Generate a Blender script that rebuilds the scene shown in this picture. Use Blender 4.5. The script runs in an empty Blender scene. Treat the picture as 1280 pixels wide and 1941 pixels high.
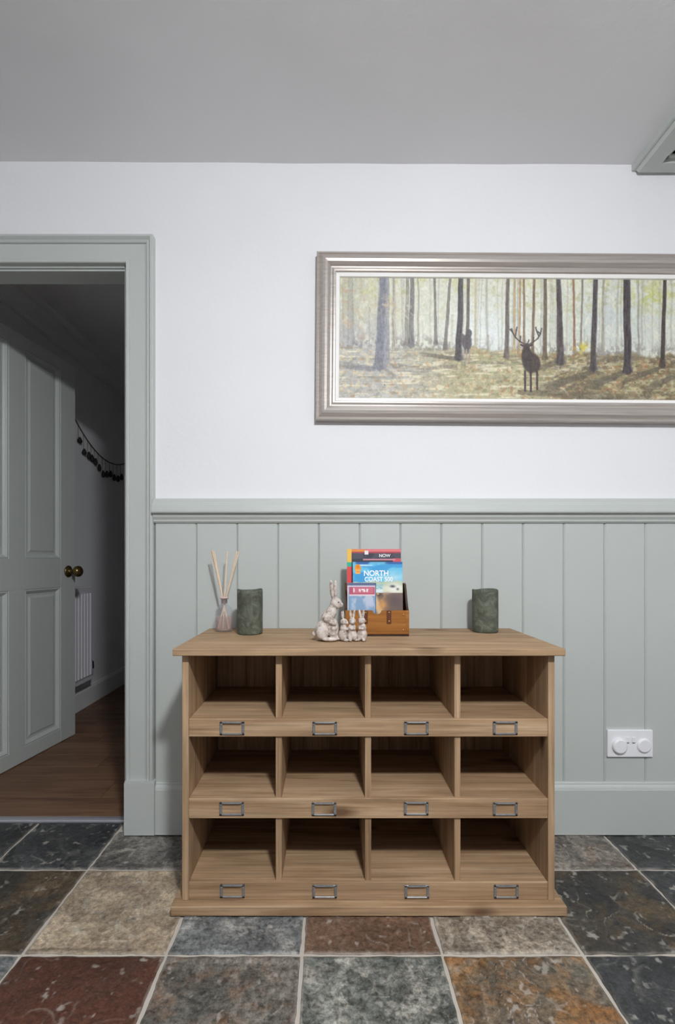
import bpy, bmesh, math, random
import numpy as np
from mathutils import Vector, Matrix

random.seed(7)
scene = bpy.context.scene
C = scene.collection

# ------------------------------------------------------------------ camera
F = 930.0                                   # focal length in pixels of the 1280-wide frame
cam_d = bpy.data.cameras.new('camera')
cam = bpy.data.objects.new('camera', cam_d)
C.objects.link(cam)
cam.location = (0, 0, 0.88)
cam.rotation_euler = (math.pi / 2, 0, 0)
cam_d.sensor_fit = 'HORIZONTAL'
cam_d.sensor_width = 36
cam_d.lens = F / 1280 * 36
cam_d.shift_x = (640 - 625) / 1280
cam_d.shift_y = (1063 - 970.5) / 1280
cam_d.clip_start = 0.02
scene.camera = cam

# ------------------------------------------------------------------ world, exposure, lamps
w = bpy.data.worlds.new('world'); scene.world = w
w.use_nodes = True
w.node_tree.nodes['Background'].inputs[0].default_value = (0.8, 0.86, 1, 1)
w.node_tree.nodes['Background'].inputs[1].default_value = 0.0
scene.view_settings.view_transform = 'Standard'
scene.view_settings.look = 'None'
scene.view_settings.gamma = 1
scene.view_settings.use_curve_mapping = False
scene.view_settings.exposure = 1.0
LAMPS = [(0.32, -0.28, 0.085, 325.0)]     # x, y, radius, emission strength
LAMP_COL = (0.955, 0.985, 1.0)

# ------------------------------------------------------------------ helpers
def lin(c):
    r = []
    for v in c[:3]:
        v = v / 255.0
        r.append(v / 12.92 if v <= 0.04045 else ((v + 0.055) / 1.055) ** 2.4)
    return (r[0], r[1], r[2], 1.0)

def linarr(a):
    a = np.clip(a, 0, 255) / 255.0
    return np.where(a <= 0.04045, a / 12.92, ((a + 0.055) / 1.055) ** 2.4)

def tag(o, label=None, cat=None, group=None, kind=None):
    if label: o['label'] = label
    if cat: o['category'] = cat
    if group: o['group'] = group
    if kind: o['kind'] = kind
    return o

def empty(name, loc=(0, 0, 0), rz=0.0):
    o = bpy.data.objects.new(name, None)
    o.empty_display_size = 0.05
    o.location = loc; o.rotation_euler = (0, 0, rz)
    C.objects.link(o)
    return o

def link(name, me, mat, parent=None, loc=(0, 0, 0), smooth=False):
    o = bpy.data.objects.new(name, me)
    if mat is not None and len(me.materials) == 0: me.materials.append(mat)
    if smooth:
        me.polygons.foreach_set('use_smooth', [True] * len(me.polygons))
    o.location = loc
    C.objects.link(o)
    if parent is not None: o.parent = parent
    return o

def obj(name, bm, mat, parent=None, loc=(0, 0, 0), smooth=False):
    me = bpy.data.meshes.new(name)
    bm.normal_update()
    bm.to_mesh(me); bm.free()
    return link(name, me, mat, parent, loc, smooth)

def add_box(bm, x0, x1, y0, y1, z0, z1, bevel=0.0, seg=1):
    r = bmesh.ops.create_cube(bm, size=1)
    vs = r['verts']
    for v in vs:
        v.co = Vector(((x0 + x1) / 2 + v.co.x * (x1 - x0), (y0 + y1) / 2 + v.co.y * (y1 - y0), (z0 + z1) / 2 + v.co.z * (z1 - z0)))
    if bevel > 0:
        es = list({e for v in vs for e in v.link_edges})
        bmesh.ops.bevel(bm, geom=es, offset=bevel, segments=seg, profile=0.5, affect='EDGES')

def box(name, x0, x1, y0, y1, z0, z1, mat, parent=None, bevel=0.0, seg=1, origin=(0, 0, 0)):
    """one box as its own object, origin at its centre; coordinates relative to origin (the parent's place)"""
    bm = bmesh.new()
    cx, cy, cz = (x0 + x1) / 2, (y0 + y1) / 2, (z0 + z1) / 2
    add_box(bm, x0 - cx, x1 - cx, y0 - cy, y1 - cy, z0 - cz, z1 - cz, bevel, seg)
    return obj(name, bm, mat, parent, (cx - origin[0], cy - origin[1], cz - origin[2]))

def add_lathe(bm, prof, n=32, centre=(0, 0, 0), axis='Z'):
    rings = []
    for r, z in prof:
        ring = []
        for i in range(n):
            a = 2 * math.pi * i / n
            p = (r * math.cos(a), r * math.sin(a), z)
            if axis == 'Y': p = (p[0], p[2], p[1])
            if axis == 'X': p = (p[2], p[0], p[1])
            ring.append(bm.verts.new((p[0] + centre[0], p[1] + centre[1], p[2] + centre[2])))
        rings.append(ring)
    for a, b in zip(rings[:-1], rings[1:]):
        for i in range(n):
            bm.faces.new((a[i], a[(i + 1) % n], b[(i + 1) % n], b[i]))
    if prof[0][0] > 1e-6: bm.faces.new(list(reversed(rings[0])))
    if prof[-1][0] > 1e-6: bm.faces.new(rings[-1])
    bmesh.ops.remove_doubles(bm, verts=bm.verts, dist=1e-6)
    bmesh.ops.recalc_face_normals(bm, faces=bm.faces)

def add_tube(bm, pts, r, n=8, r1=None):
    pts = [Vector(p) for p in pts]
    rings = []
    for i, p in enumerate(pts):
        d = (pts[min(i + 1, len(pts) - 1)] - pts[max(i - 1, 0)]).normalized()
        up = Vector((0, 0, 1)) if abs(d.z) < 0.9 else Vector((1, 0, 0))
        a = d.cross(up).normalized(); b = d.cross(a).normalized()
        rr = r if r1 is None else r + (r1 - r) * i / (len(pts) - 1)
        rings.append([bm.verts.new(p + (a * math.cos(2 * math.pi * k / n) + b * math.sin(2 * math.pi * k / n)) * rr) for k in range(n)])
    for A, B in zip(rings[:-1], rings[1:]):
        for i in range(n):
            bm.faces.new((A[i], A[(i + 1) % n], B[(i + 1) % n], B[i]))
    bm.faces.new(list(reversed(rings[0]))); bm.faces.new(rings[-1])
    bmesh.ops.recalc_face_normals(bm, faces=bm.faces)

def add_strip(bm, lines, close_profile=True, caps=True):
    """lines: list of profile points, each a polyline (list of 3D points) along the run; skins neighbours"""
    vs = [[bm.verts.new(p) for p in l] for l in lines]
    n = len(vs)
    rng = range(n) if close_profile else range(n - 1)
    for i in rng:
        a, b = vs[i], vs[(i + 1) % n]
        for k in range(len(a) - 1):
            bm.faces.new((a[k], a[k + 1], b[k + 1], b[k]))
    if caps:
        bm.faces.new([l[0] for l in vs]); bm.faces.new([l[-1] for l in reversed(vs)])
    bmesh.ops.recalc_face_normals(bm, faces=bm.faces)

# value noise in numpy --------------------------------------------------
def vnoise(x, y, seed=0):
    xi = np.floor(x).astype(np.int64); yi = np.floor(y).astype(np.int64)
    fx = x - xi; fy = y - yi
    fx = fx * fx * (3 - 2 * fx); fy = fy * fy * (3 - 2 * fy)
    def h(a, b):
        n = (a * 374761393 + b * 668265263 + seed * 1442695041) & 0x7fffffff
        n = ((n ^ (n >> 13)) * 1274126177) & 0x7fffffff
        n = ((n ^ (n >> 15)) * 2246822519) & 0x7fffffff
        return (n ^ (n >> 16)) % 65536 / 65535.0
    return (h(xi, yi) * (1 - fx) + h(xi + 1, yi) * fx) * (1 - fy) + (h(xi, yi + 1) * (1 - fx) + h(xi + 1, yi + 1) * fx) * fy

def fbm(x, y, seed=0, octv=4, gain=0.5):
    s = np.zeros_like(x, dtype=float); a = 1.0; t = 0.0
    for o in range(octv):
        s += a * vnoise(x * 2 ** o + 17.3 * o, y * 2 ** o - 9.1 * o, seed + o * 31); t += a; a *= gain
    return s / t

def sstep(a, b, v):
    t = np.clip((v - a) / (b - a), 0, 1)
    return t * t * (3 - 2 * t)

# ------------------------------------------------------------------ materials
class NT:
    def __init__(self, name, rough=0.5, metallic=0.0, spec=None):
        self.m = bpy.data.materials.new(name); self.m.use_nodes = True
        self.t = self.m.node_tree; self.N = self.t.nodes
        self.p = self.N['Principled BSDF']
        self.p.inputs['Roughness'].default_value = rough
        self.p.inputs['Metallic'].default_value = metallic
        if spec is not None: self.p.inputs['Specular IOR Level'].default_value = spec
    def n(self, typ, **kw):
        nd = self.N.new(typ)
        for k, v in kw.items():
            if k.startswith('_'): setattr(nd, k[1:], v)
            else: nd.inputs[k.replace('_', ' ')].default_value = v
        return nd
    def l(self, a, b): self.t.links.new(a, b)
    def coords(self, scale=(1, 1, 1), per_object=True, mode='Object'):
        tc = self.n('ShaderNodeTexCoord'); mp = self.n('ShaderNodeMapping')
        mp.inputs['Scale'].default_value = scale
        self.l(tc.outputs[mode], mp.inputs['Vector'])
        if per_object:
            oi = self.n('ShaderNodeObjectInfo')
            mu = self.n('ShaderNodeMath', _operation='MULTIPLY'); mu.inputs[1].default_value = 37.0
            self.l(oi.outputs['Random'], mu.inputs[0])
            cb = self.n('ShaderNodeCombineXYZ')
            for i in range(3): self.l(mu.outputs[0], cb.inputs[i])
            self.l(cb.outputs[0], mp.inputs['Location'])
        return mp.outputs[0]
    def noise(self, vec, scale, detail=4, rough=0.5, dist=0.0):
        nd = self.n('ShaderNodeTexNoise')
        nd.inputs['Scale'].default_value = scale; nd.inputs['Detail'].default_value = detail
        nd.inputs['Roughness'].default_value = rough; nd.inputs['Distortion'].default_value = dist
        self.l(vec, nd.inputs['Vector']); return nd.outputs[0]
    def ramp(self, fac, stops):
        r = self.n('ShaderNodeValToRGB'); el = r.color_ramp.elements
        while len(el) < len(stops): el.new(0.5)
        for e, (p, c) in zip(el, stops):
            e.position = p; e.color = c if len(c) == 4 else (*c, 1)
        self.l(fac, r.inputs[0]); return r.outputs[0]
    def mix(self, fac, a, b, mode='MIX'):
        m = self.n('ShaderNodeMix', _data_type='RGBA', _blend_type=mode)
        for v, i in ((fac, 0), (a, 6), (b, 7)):
            if hasattr(v, 'node'): self.l(v, m.inputs[i])
            else: m.inputs[i].default_value = v
        return m.outputs[2]
    def bump(self, h, strength=0.2, dist=0.002):
        b = self.n('ShaderNodeBump'); b.inputs['Strength'].default_value = strength; b.inputs['Distance'].default_value = dist
        self.l(h, b.inputs['Height']); self.l(b.outputs[0], self.p.inputs['Normal'])
    def col(self, c):
        if hasattr(c, 'node'): self.l(c, self.p.inputs['Base Color'])
        else: self.p.inputs['Base Color'].default_value = c
        return self.m

G = lambda v: (v, v, v, 1)

def paint(name, c, rough=0.45, var=0.04, bscale=60, bstr=0.06):
    t = NT(name, rough); v = t.coords(per_object=False)
    n = t.noise(v, 3.0, 3)
    t.bump(t.noise(v, bscale, 3), bstr, 0.002)
    return t.col(t.mix(1.0, lin(c), t.ramp(n, [(0.3, G(1 - var)), (0.7, G(1))]), 'MULTIPLY'))

def plaster(name, c):
    t = NT(name, 0.75, spec=0.25); v = t.coords(per_object=False)
    a = t.noise(v, 2.2, 3, 0.5); b = t.noise(v, 45, 4, 0.6)
    ad = t.n('ShaderNodeMath', _operation='MULTIPLY_ADD'); ad.inputs[1].default_value = 12.0
    t.l(a, ad.inputs[0]); t.l(b, ad.inputs[2])
    t.bump(ad.outputs[0], 0.16, 0.004)
    return t.col(t.mix(1.0, lin(c), t.ramp(a, [(0.3, G(0.97)), (0.7, G(1))]), 'MULTIPLY'))

def wood(name, axis, dark, mid, light, rough=0.65, knots=True, scale=1.0, gap=0.5):
    t = NT(name, rough, spec=0.3)
    s = {'X': (1.1, 16, 16), 'Y': (16, 1.1, 16), 'Z': (16, 16, 1.1)}[axis]
    v = t.coords(tuple(q * scale for q in s))
    g1 = t.noise(v, 1.4, 5, 0.6, 1.2)
    base = t.ramp(g1, [(0.25, lin(dark)), (0.5, lin(mid)), (0.78, lin(light))])
    s2 = {'X': (4, 160, 160), 'Y': (160, 4, 160), 'Z': (160, 160, 4)}[axis]
    v2 = t.coords(s2)
    g2 = t.noise(v2, 1.0, 3, 0.6)
    c = t.mix(1.0, base, t.ramp(g2, [(0.3, G(0.66)), (0.6, G(1.02))]), 'MULTIPLY')
    if knots:
        s3 = {'X': (3.2, 9, 9), 'Y': (9, 3.2, 9), 'Z': (9, 9, 3.2)}[axis]
        v3 = t.coords(s3)
        vo = t.n('ShaderNodeTexVoronoi'); vo.inputs['Scale'].default_value = 1.0
        t.l(v3, vo.inputs['Vector'])
        k = t.ramp(vo.outputs['Distance'], [(0.06, G(0.85)), (0.17, G(0))])
        c = t.mix(k, c, lin((96, 66, 46)))
    blot = t.noise(t.coords((1, 1, 1)), 7.0, 3)
    c = t.mix(1.0, c, t.ramp(blot, [(0.35, G(0.86)), (0.65, G(1.0))]), 'MULTIPLY')
    t.bump(g2, 0.25, 0.001)
    return t.col(c)

def plain(name, c, rough=0.5, metallic=0.0, noise=0.0, nscale=40):
    t = NT(name, rough, metallic)
    if noise:
        v = t.coords(); n = t.noise(v, nscale, 4, 0.6)
        t.bump(n, 0.2, 0.001)
        return t.col(t.mix(1.0, lin(c), t.ramp(n, [(0.3, G(1 - noise)), (0.7, G(1))]), 'MULTIPLY'))
    return t.col(lin(c))

def attr_mat(name, rough=0.6, bump=0.0, spec=0.3):
    t = NT(name, rough, spec=spec)
    a = t.n('ShaderNodeVertexColor'); a.layer_name = 'Col'
    if bump:
        t.bump(t.noise(t.coords((1, 1, 1)), 220, 3, 0.6), bump, 0.001)
    return t.col(a.outputs[0])

def slate_mat(name, seed, c1, c2, c3, amt=0.5, edge=(196, 190, 180), rough=0.42, blot=4.5, fine=0.25):
    t = NT(name, rough, spec=0.4)
    tc = t.n('ShaderNodeTexCoord'); mp = t.n('ShaderNodeMapping')
    mp.inputs['Location'].default_value = (seed * 3.17, seed * 1.71, seed * 0.37)
    t.l(tc.outputs['Object'], mp.inputs['Vector']); v = mp.outputs[0]
    a = t.noise(v, blot, 7, 0.62, 0.6)
    c = t.ramp(a, [(0.38, lin(c1)), (0.60, lin(c2))])
    b = t.noise(v, blot * 1.7, 8, 0.68, 1.0)
    c = t.mix(t.ramp(b, [(0.62 - 0.22 * amt, G(0)), (0.76 - 0.15 * amt, G(1))]), c, lin(c3))
    f = t.noise(v, 70, 5, 0.7)
    c = t.mix(1.0, c, t.ramp(f, [(0.32, G(1 - fine * 1.6)), (0.62, G(1.0 + fine))]), 'MULTIPLY')
    tn = t.n('ShaderNodeAttribute'); tn.attribute_name = 'tone'
    c = t.mix(1.0, c, t.ramp(tn.outputs['Fac'], [(0.0, G(0.82)), (1.0, G(1.2))]), 'MULTIPLY')
    f3 = t.noise(v, 190, 4, 0.7)
    c = t.mix(1.0, c, t.ramp(f3, [(0.36, G(0.78)), (0.64, G(1.32))]), 'MULTIPLY')
    at = t.n('ShaderNodeAttribute'); at.attribute_name = 'cleft'
    mu = t.n('ShaderNodeMath', _operation='MULTIPLY')
    t.l(at.outputs['Fac'], mu.inputs[0]); t.l(t.ramp(t.noise(v, 22, 4), [(0.36, G(0.1)), (0.6, G(1))]), mu.inputs[1])
    c = t.mix(mu.outputs[0], c, lin(edge))
    ad = t.n('ShaderNodeMath', _operation='MULTIPLY_ADD'); ad.inputs[1].default_value = 3.0
    t.l(t.noise(v, 26, 5, 0.6), ad.inputs[0]); t.l(f, ad.inputs[2])
    t.bump(ad.outputs[0], 0.5, 0.003)
    return t.col(c)

M = {}
M['wall'] = plaster('white_plaster', (238, 238, 241))
M['ceil'] = M['wall']
M['sage'] = paint('sage_paint', (193, 198, 195), 0.42)
M['door'] = M['sage']
M['hallwall'] = M['wall']
M['hallwhite'] = paint('hall_white_gloss', (236, 236, 236), 0.4)
M['hatch'] = M['sage']
M['grout'] = plaster('grout', (196, 188, 178))
PD, PM, PL = (142, 110, 80), (180, 148, 115), (204, 176, 144)
M['wx'] = wood('pine_lengthwise', 'X', PD, PM, PL)
M['wz'] = wood('pine_upright', 'Z', PD, PM, PL)
M['wtop'] = M['wx']; M['wrail'] = M['wx']; M['wback'] = M['wz']
M['hallwood'] = wood('hall_planks', 'X', (92, 66, 50), (122, 90, 68), (146, 112, 86), 0.45, knots=False, scale=0.6)
M['steel'] = plain('aged_pewter', (150, 150, 152), 0.4, 0.45, 0.3, 90)
M['alu'] = plain('aluminium_strip', (196, 196, 204), 0.35, 0.7)
M['brass'] = plain('antique_brass', (116, 98, 62), 0.3, 0.9)
M['white_plastic'] = plain('white_plastic', (240, 240, 244), 0.35)
M['dark'] = plain('dark_slot', (40, 40, 44), 0.6)
M['radiator'] = plain('radiator_enamel', (222, 220, 228), 0.35)
M['string'] = plain('jute_string', (96, 84, 72), 0.9)
M['pendant'] = plain('dark_pendant', (44, 36, 32), 0.7, 0, 0.3)

# ------------------------------------------------------------------ room shell
YW = 1.600          # plaster face of the far wall
YB = 1.587          # face of the boarding
ZC = 2.178          # ceiling
XL, XR, YN = -2.2, 2.3, -4.2
DX0, DX1, DZ = -1.405, -0.655, 1.842        # doorway
WT = 1.690          # back of the far wall

# floor bed (grout) and slate tiles
floor = box('floor', XL, XR, YN, 1.684, -0.08, -0.0055, M['grout'])
tag(floor, 'rough slate tile floor with pale grout joints', kind='structure')

def surface(nx, ny, fn):
    pass

XJ = [-2.19, -1.91, -1.60, -1.285, -0.978, -0.691, -0.366, -0.061, 0.2525, 0.568, 0.881, 1.19, 1.505, 1.82, 2.13, 2.29]
YJ = [1.684, 1.401, 1.0986, 0.796, 0.49, 0.18, -0.13, -0.44, -0.75, -1.06, -1.37, -1.68, -1.99, -2.3, -2.61, -2.92, -3.23, -3.54, -3.85, -4.19]
SL = {}
def S(key, *a, **k): SL[key] = slate_mat('slate_' + key, len(SL) + 1, *a, **k)
S('charcoal', (46, 47, 48), (70, 71, 72), (98, 96, 92), 0.3)
S('inky', (40, 41, 44), (60, 61, 64), (84, 72, 60), 0.45, fine=0.2)
S('bluegrey', (82, 85, 86), (120, 122, 122), (160, 158, 154), 0.5, fine=0.38)
S('greygreen', (76, 79, 76), (118, 120, 114), (162, 158, 148), 0.65, fine=0.45, blot=9)
S('greybrown', (84, 82, 77), (122, 116, 108), (112, 90, 74), 0.6, fine=0.4, blot=8)
S('mixed', (78, 76, 74), (134, 126, 116), (104, 82, 70), 0.5, fine=0.4)
S('tan', (140, 123, 104), (182, 165, 142), (142, 134, 122), 0.5, fine=0.26, blot=7)
S('tangrey', (112, 102, 90), (154, 143, 128), (104, 90, 76), 0.45, fine=0.42, blot=7)
S('oxide', (72, 45, 35), (86, 55, 43), (78, 56, 46), 0.4, fine=0.2)
S('redbrown', (98, 76, 62), (126, 98, 80), (122, 106, 92), 0.5, fine=0.28)
S('rust', (96, 90, 80), (136, 110, 82), (138, 96, 56), 0.75, fine=0.36, blot=6)
S('darkrust', (44, 44, 46), (68, 63, 56), (88, 72, 50), 0.55, fine=0.3)
S('umber', (56, 52, 47), (88, 74, 57), (62, 62, 61), 0.5, fine=0.3)
S('stonegrey', (88, 86, 83), (128, 123, 116), (164, 156, 146), 0.5, fine=0.38)
GRID = {   # (row, column) -> material key, relief
    (0, 2): ('charcoal', 0.6), (0, 3): ('charcoal', 1.0), (0, 4): ('stonegrey', 0.8), (0, 5): ('redbrown', 0.5), (0, 6): ('charcoal', .5), (0, 7): ('greybrown', .5),
    (0, 8): ('mixed', 0.8), (0, 9): ('charcoal', 0.5), (0, 10): ('inky', 0.5),
    (1, 2): ('inky', .5), (1, 3): ('umber', 0.7), (1, 4): ('tan', 1.0), (1, 5): ('bluegrey', 0.9), (1, 6): ('redbrown', 0.5), (1, 7): ('tangrey', 0.9),
    (1, 8): ('darkrust', 0.7), (1, 9): ('charcoal', 0.5), (1, 10): ('bluegrey', 0.5),
    (2, 2): ('umber', .5), (2, 3): ('bluegrey', 0.6), (2, 4): ('oxide', 0.35), (2, 5): ('greybrown', 1.3), (2, 6): ('greygreen', 1.4), (2, 7): ('rust', 1.2),
    (2, 8): ('charcoal', 0.35), (2, 9): ('charcoal', 0.5),
}
keys = list(SL)
rs = random.Random(3)
def slate_tile(i, j, x0, x1, y0, y1, mat, relief, fine):
    w_, h_ = x1 - x0, y1 - y0
    nx = max(4, int(w_ * (400 if fine else 22))); ny = max(4, int(h_ * (400 if fine else 22)))
    u = np.linspace(0, 1, nx); v = np.linspace(0, 1, ny)
    U, V = np.meshgrid(u, v)
    sd = 101 + i * 37 + j * 53
    X = (U - 0.5) * w_; Y = (V - 0.5) * h_
    # ragged edges
    ex = (fbm(V * 7 + 3, U * 0 + 1.5 + (U > .5) * 9, sd, 3) - 0.5) * 0.0075 * (np.abs(U - .5) * 2) ** 6
    ey = (fbm(U * 7 + 8, V * 0 + 4.5 + (V > .5) * 9, sd + 5, 3) - 0.5) * 0.0075 * (np.abs(V - .5) * 2) ** 6
    Xm = X + ex; Ym = Y + ey
    wx = fbm(X * 14 + 5, Y * 14, sd + 3, 3) - .5; wy = fbm(X * 14, Y * 14 + 9, sd + 4, 3) - .5
    fr_ = 4.2 + 2.6 * relief
    n = fbm((X + wx * .05) * fr_ + sd, (Y + wy * .05) * fr_ + sd * .7, sd, 4, 0.42)
    K = 4.5 + relief * 2.5
    lv = n * K
    fl = np.floor(lv); fr = lv - fl
    st = fl + sstep(0.93, 1.0, fr) + .25 * fr
    Z = (st / K - 0.62) * 0.020 * relief + (fbm(X * 34, Y * 34, sd + 9, 5, .6) - 0.5) * 0.0034
    rim = np.minimum(np.minimum(U, 1 - U) * w_, np.minimum(V, 1 - V) * h_)
    Z = np.clip(Z, -0.0042, 0.0012)
    Z = Z * sstep(0, 0.02, rim) - 0.0025 * (1 - sstep(0, 0.007, rim))
    gate = sstep(.48, .62, fbm(X * 7 + 3, Y * 7, sd + 77, 2))
    cleft = sstep(0.935, 0.965, fr) * (1 - sstep(0.985, 1.0, fr)) * gate * min(1, relief) * 0.6
    tone = .5 + .5 * np.sin(fl * 2.4 + sd) * min(1, relief)
    pits = sstep(.70, .78, fbm(X * 60, Y * 60, sd + 21, 3)) * .5
    cleft = np.maximum(np.maximum(cleft, pits), (1 - sstep(0.001, 0.005, rim)) * 0.3)
    verts = np.stack([Xm.ravel(), Ym.ravel(), Z.ravel()], 1)
    idx = np.arange(nx * ny).reshape(ny, nx)
    faces = np.stack([idx[:-1, :-1], idx[:-1, 1:], idx[1:, 1:], idx[1:, :-1]], -1).reshape(-1, 4).tolist()
    ring = list(idx[0, :]) + list(idx[1:, -1]) + list(idx[-1, -2::-1]) + list(idx[-2:0:-1, 0])
    base = len(verts)
    low = verts[ring].copy(); low[:, 2] = -0.0062
    verts = np.vstack([verts, low]); m = len(ring)
    for k in range(m):
        faces.append([int(ring[k]), base + k, base + (k + 1) % m, int(ring[(k + 1) % m])])
    me = bpy.data.meshes.new('slate_tile')
    me.from_pydata(verts.tolist(), [], faces); me.update()
    at = me.attributes.new('cleft', 'FLOAT', 'POINT')
    at.data.foreach_set('value', np.concatenate([cleft.ravel(), np.full(m, 0.4)]).astype(np.float32))
    at = me.attributes.new('tone', 'FLOAT', 'POINT')
    at.data.foreach_set('value', np.concatenate([tone.ravel(), np.full(m, 0.5)]).astype(np.float32))
    o = link('slate_tile', me, mat, floor, ((x0 + x1) / 2, (y0 + y1) / 2, 0.0), True)
    return o
fl_c = Vector(floor.location)
for j in range(len(YJ) - 1):
    for i in range(len(XJ) - 1):
        x0, x1 = XJ[i] + 0.0042, XJ[i + 1] - 0.0042
        y1, y0 = YJ[j] - (0.0042 if j else 0.034), YJ[j + 1] + 0.0042
        if j == 0 and not (i in (3, 4)): y1 = 1.596 - 0.0
        key, rel = GRID.get((j, i - 1), (rs.choice(keys), 0.7))
        fine = (j, i - 1) in GRID
        o = slate_tile(i, j, x0, x1, y0, y1, SL[key], rel, fine)
        o.location = Vector(o.location) - fl_c

# ceiling, slightly wavy old plaster
nx, ny = 60, 60
U, V = np.meshgrid(np.linspace(XL - .1, XR + .1, nx), np.linspace(YN - .1, YW + .02, ny))
Zc = ZC - 0.0055 * U + (fbm(U * 1.6 + 5, V * 1.6, 12, 3) - 0.5) * 0.022
vt = np.stack([U.ravel(), V.ravel(), Zc.ravel()], 1)
idx = np.arange(nx * ny).reshape(ny, nx)
top = vt.copy(); top[:, 2] = ZC + 0.12
fc = np.stack([idx[:-1, :-1], idx[1:, :-1], idx[1:, 1:], idx[:-1, 1:]], -1).reshape(-1, 4)
me = bpy.data.meshes.new('ceiling')
me.from_pydata(np.vstack([vt, top]).tolist(), [], fc.tolist() + (fc[:, ::-1] + nx * ny).tolist())
tag(link('ceiling', me, M['ceil'], smooth=True), 'white plaster ceiling, slightly uneven', kind='structure')

# far wall with doorway
bm = bmesh.new()
add_box(bm, DX1, XR, YW, WT, -0.08, ZC + 0.05)
add_box(bm, XL, DX0, YW, WT, -0.08, ZC + 0.05)
add_box(bm, DX0, DX1, YW, WT, DZ, ZC + 0.05)
wall_back = tag(obj('wall_back', bm, M['wall']), 'white plaster wall above sage tongue and groove boarding', kind='structure')
# boarding, each board a piece
X0B = -0.566
groove = [-0.4317 + 0.1322 * k for k in range(22)]
edges = [X0B] + [g for g in groove if g < XR - 0.02] + [XR]
for a, b in zip(edges[:-1], edges[1:]):
    bm = bmesh.new()
    wd, z0, z1, e = (b - a) / 2, 0.02, 1.006, 0.0045
    prof = [(-wd, 0.012), (-wd, -0.003), (-wd + e, -0.0075), (wd - e, -0.0075), (wd - 0.0006, -0.003), (wd - 0.0006, 0.012)]
    add_strip(bm, [[(x, y, z0), (x, y, z1)] for x, y in prof])
    obj('panel_board', bm, M['sage'], wall_back, ((a + b) / 2, YB + 0.0075 - 0.0005, 0))
for nm, x0, x1, y0, y1 in (('wall_right', XR, XR + .1, YN - .1, WT), ('wall_left', XL - .1, XL, YN - .1, WT), ('wall_front', XL, XR, YN - .1, YN)):
    tag(box(nm, x0, x1, y0, y1, -0.08, ZC + 0.06, M['wall']), kind='structure')

# dado rail
def run_x(name, prof, x0, x1, mat, mitre_left=0.0, parent=None):
    bm = bmesh.new()
    yf = min(p[0] for p in prof); yb = max(p[0] for p in prof)
    lines = []
    for y, z in prof:
        lines.append([(x0 + mitre_left * (yb - y) * 0 , y, z), (x1, y, z)])
    add_strip(bm, lines)
    return obj(name, bm, mat, parent)
dado = [(YW + .002, 1.082), (1.584, 1.0815), (1.582, 1.079), (1.578, 1.078), (1.577, 1.0745), (1.5735, 1.073), (1.572, 1.068), (1.569, 1.066), (1.5655, 1.060),
        (1.563, 1.058), (1.5605, 1.048), (1.5585, 1.0415), (1.5580, 1.036), (1.5600, 1.0325), (1.5705, 1.0315), (1.5705, 1.028), (1.5718, 1.021), (1.576, 1.0145), (1.5775, 1.0125), (1.5775, 1.008), (1.581, 1.003), (1.588, 1.001), (YW + .002, 1.001)]
tag(run_x('trim_1', dado, -0.567, XR - 0.002, M['sage']), 'sage painted moulded dado rail', kind='structure')
# skirting
sk = [(1.590, 0.166), (1.583, 0.166), (1.5805, 0.163), (1.5805, 0.1595), (1.578, 0.158), (1.5755, 0.155), (1.573, 0.149), (1.573, 0.1465), (1.571, 0.145), (1.571, 0.002), (1.590, 0.002)]
tag(run_x('baseboard_back', sk, -0.560, XR - 0.002, M['sage']), 'sage painted skirting board with moulded top edge', kind='structure')

# architrave round the doorway: members, plinth blocks
arch = empty('trim_2', ((DX0 + DX1) / 2, 1.58, 0))
tag(arch, 'sage painted moulded door surround', kind='structure')
ap = [(0.0, 0.0), (0.0, 0.019), (0.002, 0.022), (0.008, 0.022), (0.0105, 0.019), (0.0115, 0.014), (0.0135, 0.014), (0.060, 0.016), (0.0615, 0.013), (0.064, 0.013), (0.066, 0.019), (0.071, 0.022), (0.074, 0.020), (0.0755, 0.022), (0.081, 0.028), (0.087, 0.028), (0.089, 0.024), (0.089, 0.0)]
ox, oy = arch.location.x, arch.location.y
x0, x1, zt, zb = DX0 - .003, DX1 - 0.002, DZ - 0.002, 0.172
def member(name, fn):
    bm = bmesh.new()
    add_strip(bm, [[tuple(np.subtract(p, (ox, oy, 0))) for p in fn(u, d)] for u, d in ap])
    obj(name, bm, M['sage'], arch)
member('architrave_member', lambda u, d: [(x1 + u, YW - d, zb), (x1 + u, YW - d, zt + u)])
member('architrave_member', lambda u, d: [(x0 - u, YW - d, zb), (x0 - u, YW - d, zt + u)])
member('architrave_member', lambda u, d: [(x0 - u, YW - d, zt + u), (x1 + u, YW - d, zt + u)])
for a, b in ((x1 - 0.001, x1 + 0.096), (x0 - 0.096, x0 + 0.001)):
    bm = bmesh.new()
    add_box(bm, a - ox, b - ox, 1.569 - oy, YW - oy, 0.0015, 0.1685)
    add_box(bm, a - ox + .001, b - ox - 0.001, 1.5705 - oy, YW - oy, 0.1685, 0.1735)
    obj('plinth_block', bm, M['sage'], arch)
# lining
for nm, b in (('lining', (DX1 - 0.012, DX1 + 0.001, 1.598, WT + .002, 0.002, DZ)), ('lining', (DX0 - 0.001, DX0 + 0.012, 1.598, WT + .002, 0.002, DZ)), ('lining', (DX0, DX1, 1.598, WT + .002, DZ - 0.008, DZ + 0.001)),
              ('door_stop', (DX0, DX1, 1.606, 1.622, DZ - 0.014, DZ - 0.008))):
    box(nm, *b, M['sage'], arch, origin=(ox, oy, 0))
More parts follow.
